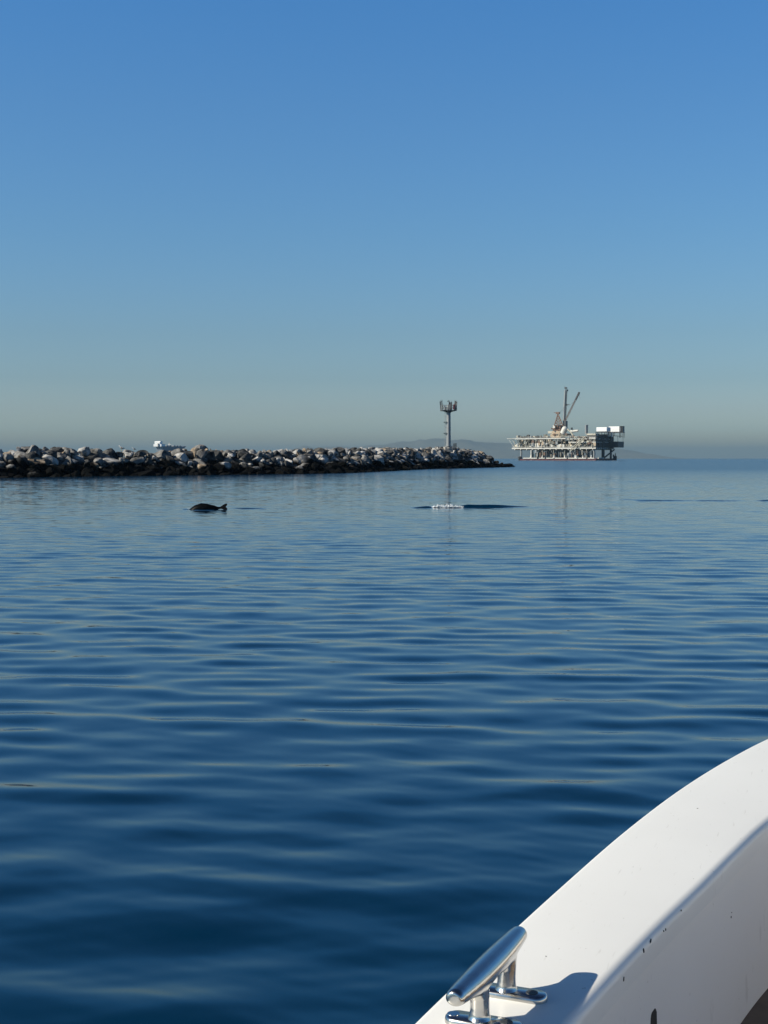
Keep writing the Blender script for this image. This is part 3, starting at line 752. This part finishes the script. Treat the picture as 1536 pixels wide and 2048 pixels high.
    # boat landing and fender ring just above the water
    xa = P(300, 860, 0).x
    q = MB(); q.box(((xa + 1) / 2, -1.2, .6), (1 - xa, 2.6, 1.7)); q.box((0, W / 2, .9), (2.6, W + 2, 2.6)); q.box(((xa + 1) / 2, W, .9), (1 - xa, 2.6, 2.4)); q.build('fender_ring', M_maroon, T)
    for (Xa, Xb) in [(340, 415), (425, 480), (500, 560), (575, 650), (665, 785), (800, 895), (905, 985), (1000, 1068)]:
        a = P(Xa, 854, -2.8); e = P(Xb, 854, -2.8); q = MB(); q.tube(a, e, .7, n=10); q.build('white_landing_pipe', M_white, T)
    for (Xa, Xb) in [(1085, 1145)]:
        q = MB(); q.tube((1.8, 3, 2.4), (1.8, W * .35, 2.4), .7, n=10); q.build('white_landing_pipe', M_white, T)
    for X in (535, 655, 765, 880, 950, 1035):
        q = MB(); a = P(X, 850, -1); q.tube(a, a + Vector((0, 0, 3.2)), 1.1, .4, n=8); q.build('bollard', M_white, T)
    q = MB(); a = P(305, 860, -1); q.tube((a.x, -1, -2), (a.x, -1, 3.6), 1.6, 2.4, n=8); q.tube((a.x, -1, 3.6), (a.x, -1, 4.6), 2.4, 1.2, n=8); q.build('fender', M_dark, T)
    q = MB(); q.box((1.5, W, 2.5), (2.6, 3, 5)); q.tube((1.5, W, 4), (1.5, W, 8.5), .7, .4); q.build('fender', M_dark, T)
build_platform()

# ================================================================== DISTANT SHIP
def build_ship():
    D = 3000.0; k = D / F
    T = empty('ship', ((341 - 768) * k, D, 0), 0, 'white and grey ship far behind the breakwater', 'ship')
    yaw = R(17)
    # local x = along hull; the bow points right and away
    T.rotation_euler = (0, 0, R(72))
    Lh = 100.0; B = 20.0; zd = 2.1 + (917 - 893.0) * k
    rings = []
    for f, bw, up, lo in [(-.5, .75, 0, .5), (-.42, .95, 0, .3), (0, 1, 0, .25), (.3, .95, .2, .25), (.42, .6, 1.2, .3), (.5, .06, 2.2, .1)]:
        x = f * Lh
        ov = 26 * max(0, f - .2) / .3
        rings.append([(x + ov, -B / 2 * bw, zd + up), (x, -B / 2 * bw * .8, zd * .55), (x - ov, -B / 2 * bw * .5, -2), (x - ov, B / 2 * bw * .5, -2), (x, B / 2 * bw * .8, zd * .55), (x + ov, B / 2 * bw, zd + up)])
    mb = MB(); mb.loft(rings); mb.build('hull', paint('ship_hull_grey', (.17, .20, .24), .5, var=.1, scale=.05), T)
    q = MB(); q.box((-46, 2, zd + 2), (18, 18, 5)); q.box((-48, 3, zd + 7), (12, 12, 4.6)); q.box((-48, 3, zd + 9.8), (8, 14, 1.6)); q.build('superstructure', M_shipw, T)
    q = MB(); q.tube((-56, 0, zd), (-56, 0, zd + 6), 2.0, 1.7, n=10); q.build('funnel', M_white, T)
    q = MB(); q.tube((-4, 0, zd), (-4, 0, zd + 8), 1.0); q.tube((-4, -3, zd + 4), (-4, 3, zd + 4), .8); q.build('mast', M_white, T)
    q = MB()
    for i, x in enumerate((-28, -14, 8, 22, 36)): q.box((x, 0, zd + 1.1), (10, 16 - i * 1.2, 2.2), bev=.3)
    q.build('hatch_cover', paint('hatch_grey', (.3, .32, .34), .6), T)
build_ship()

# ================================================================== GULLS ON THE CREST
M_gull = paint('white_feathers', (.72, .72, .70), .8, var=.1); M_wing = paint('grey_feathers', (.12, .12, .125), .8, var=.2); M_beak = paint('yellow_beak', (.6, .4, .06), .5)
def gull(px, py, D, face, label, s=1.0):
    p = at_y(px, py, D)
    t = empty('seagull', p, R(face), label, 'seagull', 'gulls standing on the breakwater')
    q = MB(); rings = []
    for x, z, r_ in [(-.30, .17, .015), (-.2, .2, .06), (-.08, .22, .10), (.06, .25, .105), (.15, .32, .07), (.19, .40, .055), (.22, .45, .06), (.27, .46, .045), (.30, .45, .02)]:
        rings.append([(x * s, r_ * s * math.cos(a) , (z + r_ * math.sin(a)) * s) for a in np.linspace(0, 2 * math.pi, 10, endpoint=False)])
    q.loft(rings); b = q.build('body', M_gull, t, smooth=180)
    for sg in (-1, 1):
        q = MB(); rings = []
        for x, z, w_, h in [(.1, .27, .015, .05), (0, .26, .02, .08), (-.15, .22, .018, .06), (-.36, .17, .006, .015)]:
            rings.append([(x * s, (sg * (.1 if x > -.2 else .05) + w_ * math.cos(a)) * s, (z + h * math.sin(a)) * s) for a in np.linspace(0, 2 * math.pi, 8, endpoint=False)])
        q.loft(rings); q.build('wing', M_wing, t, smooth=180)
        q = MB(); q.tube((.02 * s, sg * .04 * s, .14 * s), (.02 * s, sg * .04 * s, -.12 * s), .012 * s, n=5); q.box((.05 * s, sg * .04 * s, -.12 * s), (.08 * s, .05 * s, .015 * s)); q.build('leg', M_beak, t)
    q = MB(); q.tube((.29 * s, 0, .455 * s), (.37 * s, 0, .44 * s), .016 * s, .004 * s, n=6); q.build('beak', M_beak, t)
gull(243, 900, 172, 170, 'larger seagull standing on the highest rock left of the distant ship', 1.1)
gull(268, 901, 174, 195, 'smaller seagull on the crest between the larger gull and the ship', .8)

# ================================================================== DOLPHIN AND SPLASH
def build_dolphin():
    m, N, L, b = new_mat('wet_dolphin_skin')
    tc = N.new('ShaderNodeTexCoord'); no = N.new('ShaderNodeTexNoise'); no.inputs['Scale'].default_value = 3; L.new(tc.outputs['Object'], no.inputs[0])
    rp = N.new('ShaderNodeValToRGB'); rp.color_ramp.elements[0].color = (.0015, .002, .0025, 1); rp.color_ramp.elements[1].color = (.004, .005, .006, 1)
    L.new(no.outputs[0], rp.inputs[0]); L.new(rp.outputs[0], b.inputs['Base Color']); b.inputs['Roughness'].default_value = .35
    b.inputs['Specular IOR Level'].default_value = .06
    p = at_z(384, 1019, 0)
    spine = [(-.85, -.72, .02), (-.80, -.70, .05), (-.68, -.66, .07), (-.60, -.62, .12), (-.42, -.50, .17), (-.22, -.34, .20), (0, -.17, .215), (.2, -.03, .225), (.42, .045, .225), (.62, .05, .195),
             (.8, .045, .15), (.95, .05, .092), (1.06, .055, .05), (1.15, .07, .034), (1.24, .08, .032)]
    bm = bmesh.new(); rings = []
    n = 20
    for i, (x, z, r_) in enumerate(spine):
        a = spine[max(0, i - 1)]; c = spine[min(len(spine) - 1, i + 1)]
        t = Vector((c[0] - a[0], 0, c[1] - a[1])).normalized(); nrm = Vector((-t.z, 0, t.x)) if t.x > 0 else Vector((t.z, 0, -t.x))
        wid = r_ * (.92 if x < .9 else .55); hei = r_ * (1.0 if x < .9 else 1.25)
        ring = []
        for j in range(n):
            an = 2 * math.pi * j / n
            ring.append(bm.verts.new(Vector((x, 0, z)) + Vector((0, 1, 0)) * wid * math.cos(an) + nrm * hei * math.sin(an)))
        rings.append(ring)
    for a, c in zip(rings[:-1], rings[1:]):
        for j in range(n): bm.faces.new((a[j], a[(j + 1) % n], c[(j + 1) % n], c[j]))
    bm.faces.new(rings[0]); bm.faces.new(rings[-1])
    # flukes: two swept lobes joined at the peduncle, rolled towards the viewer
    def plate(outline, thick, M):
        top = []; bot = []
        cx = sum(q[0] for q in outline) / len(outline); cy = sum(q[1] for q in outline) / len(outline)
        for x, y in outline:
            top.append(bm.verts.new(M @ Vector((x, y, thick * .15)))); bot.append(bm.verts.new(M @ Vector((x, y, -thick * .15))))
        ct = bm.verts.new(M @ Vector((cx, cy, thick * .5))); cb = bm.verts.new(M @ Vector((cx, cy, -thick * .5)))
        k = len(outline)
        for i in range(k):
            bm.faces.new((top[i], top[(i + 1) % k], ct)); bm.faces.new((bot[(i + 1) % k], bot[i], cb)); bm.faces.new((top[i], bot[i], bot[(i + 1) % k], top[(i + 1) % k]))
    out_ = [(-.05, .03), (.04, .09), (.12, .18), (.19, .26), (.26, .30), (.31, .29), (.325, .24), (.31, .15), (.285, .07), (.25, .0), (.285, -.07), (.31, -.15), (.325, -.24), (.31, -.29), (.26, -.30), (.19, -.26), (.12, -.18), (.04, -.09), (-.05, -.03)]
    M = Matrix.Translation((1.15, 0, .075)) @ Euler((R(60), R(-8), 0)).to_matrix().to_4x4() @ Matrix.Diagonal((.98, .50, 1, 1))
    plate(out_, .05, M)
    # flippers under the water
    for sg in (-1, 1):
        M = Matrix.Translation((-.2, sg * .15, -.45)) @ Euler((R(sg * 35), R(20), R(sg * 40))).to_matrix().to_4x4()
        plate([(0, -.07), (.12, -.08), (.28, -.03), (.36, .05), (.26, .06), (.1, .07), (0, .06)], .04, M)
    mb = MB(); mb.bm.free(); mb.bm = bm
    o = mb.build('dolphin', m, smooth=60)
    o.location = (p.x, p.y + .05, 0); o.rotation_euler = (0, 0, R(-4))
    tag(o, 'dark dolphin arching its back with the tail fluke just above the water', 'dolphin')
build_dolphin()

def build_splash(name, cx, cy, wx, wy, h, n, label, seed, rmax=.035):
    rg = random.Random(seed)
    m, N, L, b = new_mat('sea_foam'); b.inputs['Base Color'].default_value = (.80, .83, .85, 1); b.inputs['Roughness'].default_value = .6
    no = N.new('ShaderNodeTexNoise'); no.inputs['Scale'].default_value = 14; rp = N.new('ShaderNodeValToRGB'); L.new(no.outputs[0], rp.inputs[0])
    rp.color_ramp.elements[0].position = .3; rp.color_ramp.elements[0].color = (.25, .33, .40, 1); rp.color_ramp.elements[1].position = .56; rp.color_ramp.elements[1].color = (.9, .92, .93, 1)
    L.new(rp.outputs[0], b.inputs['Base Color'])
    q = MB()
    for i in range(n):
        x = max(-1, min(1, rg.gauss(0, .42))); y = rg.gauss(0, .4)
        env = max(0.05, 1 - x * x) ** .7 * (1 + .25 * math.sin(x * 9))
        z = rg.random() ** 1.4 * h * env * (.55 + .45 * math.sin(x * 17 + 1) * math.sin(x * 41))
        r_ = rg.choice([.3, .4, .6, .9]) * rg.uniform(.6, 1.1) * rmax * (1.2 - z / h * .7)
        q.sph((x * wx, y * wy, z), r_, 1, (rg.uniform(1, 2), 1, rg.uniform(.5, 1)))
    o = q.build(name, m, smooth=180); o.location = (cx, cy, 0.02)
    return tag(o, label, 'splash')
build_splash('splash', 2.66, 60.6, .72, .14, .16, 1500, 'white foaming splash at the left end of the dark swirl on the water', 4, .026)
build_splash('splash', -8.05, 58.75, .16, .12, .06, 30, 'faint small splash at the head of the diving dolphin', 5, .010)

# ================================================================== BOAT
GZ = 1.25       # gunwale height above the water
SOLE = 0.83
def gel(name, colr, rough, stains=True):
    m, N, L, b = new_mat(name)
    tc = N.new('ShaderNodeTexCoord')
    n1 = N.new('ShaderNodeTexNoise'); n1.inputs['Scale'].default_value = 2.2; n1.inputs['Detail'].default_value = 6; L.new(tc.outputs['Object'], n1.inputs['Vector'])
    mr = N.new('ShaderNodeMapRange'); mr.inputs[1].default_value = .3; mr.inputs[2].default_value = .7; mr.inputs[3].default_value = .955; mr.inputs[4].default_value = 1.0; L.new(n1.outputs[0], mr.inputs[0])
    mx = N.new('ShaderNodeMix'); mx.data_type = 'RGBA'; mx.blend_type = 'MULTIPLY'; mx.inputs[0].default_value = 1; mx.inputs[6].default_value = (*colr, 1); L.new(mr.outputs[0], mx.inputs[7])
    # fine specks of grime and hair scratches
    n2 = N.new('ShaderNodeTexNoise'); n2.inputs['Scale'].default_value = 95; n2.inputs['Detail'].default_value = 2; L.new(tc.outputs['Object'], n2.inputs['Vector'])
    m2 = N.new('ShaderNodeMapRange'); m2.inputs[1].default_value = .735; m2.inputs[2].default_value = .79; m2.inputs[4].default_value = .6; L.new(n2.outputs[0], m2.inputs[0])
    mp = N.new('ShaderNodeMapping'); mp.inputs['Scale'].default_value = (6, 60, 6); mp.inputs['Rotation'].default_value = (0, 0, .5); L.new(tc.outputs['Object'], mp.inputs[0])
    n3 = N.new('ShaderNodeTexNoise'); n3.inputs['Scale'].default_value = 1.6; n3.inputs['Detail'].default_value = 4; L.new(mp.outputs[0], n3.inputs['Vector'])
    m3 = N.new('ShaderNodeMapRange'); m3.inputs[1].default_value = .66; m3.inputs[2].default_value = .74; m3.inputs[4].default_value = .22; L.new(n3.outputs[0], m3.inputs[0])
    ad = N.new('ShaderNodeMath'); ad.operation = 'ADD'; ad.use_clamp = True; L.new(m2.outputs[0], ad.inputs[0]); L.new(m3.outputs[0], ad.inputs[1])
    m4 = N.new('ShaderNodeMix'); m4.data_type = 'RGBA'; L.new(ad.outputs[0], m4.inputs[0]); L.new(mx.outputs[2], m4.inputs[6]); m4.inputs[7].default_value = (.32, .29, .25, 1)
    L.new(m4.outputs[2], b.inputs['Base Color']); b.inputs['Roughness'].default_value = rough
    bp = N.new('ShaderNodeBump'); bp.inputs['Strength'].default_value = .12; bp.inputs['Distance'].default_value = .001
    n5 = N.new('ShaderNodeTexNoise'); n5.inputs['Scale'].default_value = 160; n5.inputs['Detail'].default_value = 2; L.new(tc.outputs['Object'], n5.inputs['Vector'])
    n6 = N.new('ShaderNodeTexNoise'); n6.inputs['Scale'].default_value = 7; L.new(tc.outputs['Object'], n6.inputs['Vector'])
    a2 = N.new('ShaderNodeMath'); a2.operation = 'MULTIPLY_ADD'; a2.inputs[1].default_value = 2.5; L.new(n6.outputs[0], a2.inputs[0]); L.new(n5.outputs[0], a2.inputs[2])
    L.new(a2.outputs[0], bp.inputs['Height']); L.new(bp.outputs[0], b.inputs['Normal'])
    return m
M_gel = gel('white_gelcoat', (.80, .80, .775), .42)
M_liner = gel('cockpit_liner_gelcoat', (.77, .755, .73), .5)
M_hull = paint('hull_white_paint', (.75, .76, .76), .25, var=.05, scale=1)
M_sole = paint('brown_cockpit_carpet', (.21, .155, .11), .95, var=.3, scale=20, bump=1.0)
M_steel, _n, _l, _b = new_mat('polished_stainless')
_b.inputs['Metallic'].default_value = 1; _b.inputs['Base Color'].default_value = (.54, .525, .50, 1); _b.inputs['Roughness'].default_value = .10
_t = _n.new('ShaderNodeTexCoord'); _q = _n.new('ShaderNodeTexNoise'); _q.inputs['Scale'].default_value = 30; _q.inputs['Detail'].default_value = 5; _l.new(_t.outputs['Object'], _q.inputs[0])
_m = _n.new('ShaderNodeMapRange'); _m.inputs[3].default_value = .08; _m.inputs[4].default_value = .30; _l.new(_q.outputs[0], _m.inputs[0]); _l.new(_m.outputs[0], _b.inputs['Roughness'])
M_mark = paint('black_scuff', (.015, .014, .014), .8, var=.4, scale=80)

S_OUT = [-2.9, -2.0, -1, 0, 1.0, 1.7, 2.253, 2.661, 3.034, 3.5, 4.026, 4.346, 4.696, 5.05, 5.4, 5.7, 5.92]
B_OUT = [1.08, 1.15, 1.19, 1.205, 1.192, 1.162, 1.114, 1.065, 1.015, .946, .846, .768, .666, .53, .36, .18, .02]
S_IN = [-2.65, -1.5, 0, 1.0, 1.7, 2.32, 2.598, 2.847, 3.097, 3.349, 3.653, 4.0, 4.4, 4.75, 5.0]
B_IN = [.88, .96, .985, .975, .945, .882, .839, .794, .744, .696, .634, .54, .41, .22, .03]
def smooth_interp(xs, ys, x):
    # monotone-ish cubic through the stations
    xs = np.array(xs); ys = np.array(ys); m = np.gradient(ys, xs)
    x = min(max(x, xs[0]), xs[-1]); i = min(max(int(np.searchsorted(xs, x)) - 1, 0), len(xs) - 2)
    h = xs[i + 1] - xs[i]; t = (x - xs[i]) / h
    return float((2 * t**3 - 3 * t**2 + 1) * ys[i] + (t**3 - 2 * t**2 + t) * h * m[i] + (-2 * t**3 + 3 * t**2) * ys[i + 1] + (t**3 - t**2) * h * m[i + 1])
def bo(s): return smooth_interp(S_OUT, B_OUT, s)
def bi(s): return smooth_interp(S_IN, B_IN, s)
BO = Vector((.45, -.37, 0)); e_ = Vector((.29, .957, 0)).normalized()
BANG = math.atan2(e_.y, e_.x)         # boat local +X = forward, +Y = port
boat = empty('motorboat', (BO.x, BO.y, 0), BANG, 'white motorboat seen from its cockpit, curved side deck carrying a steel cleat', 'boat')
def rise(s): return 0.0 if s < 4.9 else (s - 4.9) ** 2 * .08

def sweep(profiles, name, mat, smooth=35, parent=boat):
    bm = bmesh.new(); vr = [[bm.verts.new(p) for p in pr] for pr in profiles]
    for a, b in zip(vr[:-1], vr[1:]):
        for i in range(len(a) - 1):
            try: bm.faces.new((a[i], a[i + 1], b[i + 1], b[i]))
            except ValueError: pass
    mb = MB(); mb.bm.free(); mb.bm = bm
    return mb.build(name, mat, parent, smooth=smooth)
stations = list(np.linspace(-2.65, 4.98, 210))
def cap_profile(s, sg):
    o_, i_ = bo(s), bi(s); z = GZ + rise(s)
    pts = []
    ro, ri = .013, .020
    pts.append((s, sg * (o_ - .001), z - .06))
    for k in range(7):
        a = math.pi / 2 * k / 6; pts.append((s, sg * (o_ - ro + ro * math.cos(a)), z - ro + ro * math.sin(a) - .003))
    w_ = o_ - i_
    for k in range(1, 8):
        f = k / 8; y = o_ - ro - (w_ - ro - ri) * f; pts.append((s, sg * y, z - .003 + .003 * math.sin(math.pi * f)))
    for k in range(9):
        a = math.pi / 2 * k / 8; pts.append((s, sg * (i_ + ri - ri * math.sin(a)), z - .003 - ri + ri * math.cos(a)))
    pts.append((s, sg * (i_ + .001), z - .055))
    pts.append((s, sg * (i_ + .012), z - .060))
    return pts
for sg, nm in ((1, 'side_deck'), (-1, 'side_deck')):
    sweep([cap_profile(s, sg) for s in stations], nm, M_gel, 60)
# foredeck closing the bow
fd = [s for s in np.linspace(4.98, 5.92, 24)]
sweep([[(s, bo(s) * (1 - 2 * k / 16), GZ + rise(s) - .003 + .02 * (1 - (1 - 2 * k / 16) ** 2)) for k in range(17)] for s in fd], 'foredeck', M_gel, 60)
# inner side panels (coaming) down to the sole
for sg in (1, -1):
    sweep([[(s, sg * (bi(s) + (.012 if k == 0 else .012 - .004 * math.sin(math.pi * k / 10))), (GZ + rise(s) - .055) + (SOLE - .02 - GZ + .055 - rise(s)) * k / 10) for k in range(11)] for s in stations], 'cockpit_side', M_liner, 60)
b = MB(); b.box((-2.72, 0, (GZ + SOLE) / 2 - .02), (.14, 1.9, GZ - SOLE + .02), bev=.02); b.box((-2.78, 0, GZ - .03), (.26, 2.24, .05), bev=.015); b.build('transom', M_gel, boat)
# sole
bm = bmesh.new(); prev = None
for s in stations:
    cur = [bm.verts.new((s, (bi(s) + .011) * (1 - 2 * k / 12), SOLE)) for k in range(13)]
    if prev:
        for i in range(12): bm.faces.new((prev[i], prev[i + 1], cur[i + 1], cur[i]))
    prev = cur
mb = MB(); mb.bm.free(); mb.bm = bm; mb.build('cockpit_sole', M_sole, boat)
# hull skin
hs = list(np.linspace(-2.9, 5.92, 120))
def hull_profile(s):
    o_ = bo(s); z = GZ + rise(s); f = max(0, (s - 2.5) / 3.4); p = []
    for k in range(9):
        t = k / 8; y = o_ * (1 - .10 * t - .55 * f * t) if True else 0; zz = z - .055 - (z + .05) * t
        p.append((s - .25 * f * f * t * 2, max(y, .005) - .004, zz))
    keel = -.45 + .35 * f * f
    p.append((s - .5 * f * f, max(0.004, o_ * .55 * (1 - f)), keel * .7)); p.append((s - .55 * f * f, 0.002, keel))
    return p
for sg in (1, -1):
    sweep([[(x, y * sg, z) for x, y, z in hull_profile(s)] for s in hs], 'hull', M_hull, 60)
for sg in (1, -1):
    q = MB(); pr = []
    for s in hs[:-2]:
        o_ = bo(s); z = GZ + rise(s)
        pr.append([(s, sg * (o_ - .004), z - .052), (s, sg * (o_ + .012), z - .06), (s, sg * (o_ + .016), z - .078), (s, sg * (o_ + .012), z - .096), (s, sg * (o_ - .012), z - .104)])
    q.bm.free(); sweep(pr, 'rub_rail', M_dark, 60)

# ---- mooring cleat
A0 = Vector((.099, 2.000, 0)); A1 = Vector((.222, 2.288, 0))
def bloc(v): 
    w_ = Vector((v.x, v.y, 0)) - Vector((BO.x, BO.y, 0)); pf = Vector((-e_.y, e_.x, 0))
    return Vector((w_.dot(e_), w_.dot(pf), v.z))
c0 = (bloc(A0) + bloc(A1)) / 2; dirc = (bloc(A1) - bloc(A0)); Lc = dirc.length; angc = math.atan2(dirc.y, dirc.x)
def build_cleat():
    bm = bmesh.new()
    def add_loft(rings):
        vr = [[bm.verts.new(p) for p in r_] for r_ in rings]; n = len(rings[0])
        for a, b in zip(vr[:-1], vr[1:]):
            for i in range(n): bm.faces.new((a[i], a[(i + 1) % n], b[(i + 1) % n], b[i]))
        bm.faces.new(list(reversed(vr[0]))); bm.faces.new(vr[-1])
    n = 20; HZ = .076
    H = Lc / 2; rings = []
    for f in [-1, -.985, -.95, -.85, -.7, -.5, -.25, 0, .25, .5, .7, .85, .95, .985, 1]:
        a = abs(f); r_ = .0192 - .0058 * a ** 2
        if a > .98: r_ *= .86 if a < 1 else .66
        elif a > .94: r_ *= .97
        z = HZ + .004 * a ** 2.2 ; flat = 1.0
        rings.append([(f * H, r_ * 1.08 * math.cos(t), z + r_ * math.sin(t) * (1 if math.sin(t) > 0 else (.9 + .5 * math.exp(-((a - .38) / .22) ** 2)))) for t in np.linspace(0, 2 * math.pi, n, endpoint=False)])
    add_loft(rings)
    for sg in (-1, 1):
        rr = []
        for z, rx, ry, ox in [(.004, .022, .021, 0), (.011, .019, .0185, 0), (.017, .0155, .0155, 0), (.030, .0145, .0150, 0), (.044, .0150, .0150, .001), (.056, .020, .0145, .003), (.066, .032, .0135, .006), (.076, .044, .011, .008)]:
            rr.append([(.022 + sg * (.064 + ox) + rx * math.cos(t), ry * math.sin(t), z) for t in np.linspace(0, 2 * math.pi, n, endpoint=False)])
        add_loft(rr)
    mb = MB(); mb.bm.free(); mb.bm = bm
    o = mb.build('mooring_cleat', M_steel, boat, smooth=180)
    rm = o.modifiers.new('fuse', 'REMESH'); rm.mode = 'VOXEL'; rm.voxel_size = .0016; rm.use_smooth_shade = True
    sm = o.modifiers.new('soften', 'SMOOTH'); sm.factor = .5; sm.iterations = 9
    o.location = (c0.x, c0.y, GZ - .002); o.rotation_euler = (0, 0, angc)
    for sg in (-1, 1):
        q = MB(); rr = []
        for z, k_ in [(.0, 1.0), (.006, 1.0), (.0095, .95), (.0115, .82)]:
            ring = []
            for t in np.linspace(0, 2 * math.pi, 32, endpoint=False):
                cx, cy = math.cos(t), math.sin(t)
                ring.append((.022 + sg * .064 + .021 * k_ * cx, (.034 if cy > 1e-6 else (-.046 if cy < -1e-6 else 0)) + .021 * k_ * cy, z))
            rr.append(ring)
        q.loft(rr); fo = q.build('foot', M_steel, o, smooth=40)
        for s2 in (-1, 1):
            q = MB(); q.tube((.022 + sg * .064, s2 * .042, .0105), (.022 + sg * .064, s2 * .042, .0124), .0105, .0095, n=20)
            q.build('screw', M_dark if s2 < 0 else M_steel, o, smooth=30)  # inboard heads coloured dark to paint the shade of a recess
build_cleat()
boat_bvh = None

# ---- scuffs and chips on the cockpit side
def scuffs():
    bpy.context.view_layer.update()
    vs = []; ps = []
    for o in boat.children:
        if o.name.startswith(('cockpit_side', 'side_deck')):
            M = boat.matrix_world @ o.matrix_basis; off = len(vs)
            vs += [M @ v.co for v in o.data.vertices]; ps += [[off + i for i in p.vertices] for p in o.data.polygons]
    bvh = BVHTree.FromPolygons(vs, ps)
    inv = boat.matrix_world.inverted()
    rg = random.Random(9)
    def mark(px, py, w_, h_, rot=0, name='scuff_mark', ragged=.35):
        o_ = Vector((0, 0, CAM_Z)); hit, nrm, _, _ = bvh.ray_cast(o_, ray(px, py).normalized())
        if hit is None: return
        if nrm.dot(ray(px, py)) > 0: nrm = -nrm
        up = Vector((0, 0, 1)) if abs(nrm.z) < .8 else Vector((0, 1, 0))
        sx = up.cross(nrm).normalized(); sy = nrm.cross(sx).normalized()
        if rot: q = Matrix.Rotation(rot, 3, nrm); sx = q @ sx; sy = q @ sy
        k_ = 14; top = []; bot = []
        bm = bmesh.new()
        for i in range(k_):
            a = 2 * math.pi * i / k_; r_ = 1 - ragged * rg.random()
            ca, sa = math.cos(a), math.sin(a)
            if 'patch' in name: ca = math.copysign(abs(ca) ** .5, ca); sa = math.copysign(abs(sa) ** .7, sa)
            p = hit + sx * (w_ / 2 * ca * r_) + sy * (h_ / 2 * sa * r_)
            top.append(bm.verts.new(inv @ (p + nrm * .0009))); bot.append(bm.verts.new(inv @ (p - nrm * .003)))
        bm.faces.new(top)
        for i in range(k_): bm.faces.new((top[i], bot[i], bot[(i + 1) % k_], top[(i + 1) % k_]))
        mb = MB(); mb.bm.free(); mb.bm = bm
        mb.build(name, M_mark, boat)
    mark(1301, 1882, .016, .004, .3); mark(1287, 1901, .007, .009, -.5); mark(1247, 1958, .006, .009)
    mark(1362, 1821, .006, .003); mark(1331, 1859, .006, .005, .6); mark(1327, 1862, .005, .004); mark(1462, 1834, .005, .006)
    mark(1395, 1617, .004, .002); mark(1092, 1913, .002, .002); mark(1463, 1825, .006, .002)
    mark(1307, 2044, .040, .046, .0, 'chipped_patch', .10)
scuffs()

# ================================================================== HAZE
def build_haze():
    HD, HC = HAZE
    q = MB(); q.box((0, 9000, 194.5), (90000, 90000, 401)); 
    m = bpy.data.materials.new('marine_haze'); m.use_nodes = True; N = m.node_tree.nodes; L = m.node_tree.links
    for n in list(N): N.remove(n)
    o_ = N.new('ShaderNodeOutputMaterial'); v = N.new('ShaderNodeVolumePrincipled')
    v.inputs['Color'].default_value = (*HC, 1); v.inputs['Density'].default_value = HD; v.inputs['Anisotropy'].default_value = 0.0
    L.new(v.outputs[0], o_.inputs['Volume'])
    o = q.build('haze', m); tag(o, kind='stuff')
HAZE = (5.0e-5, (.25, .39, .50))
#NOHAZE
build_haze()
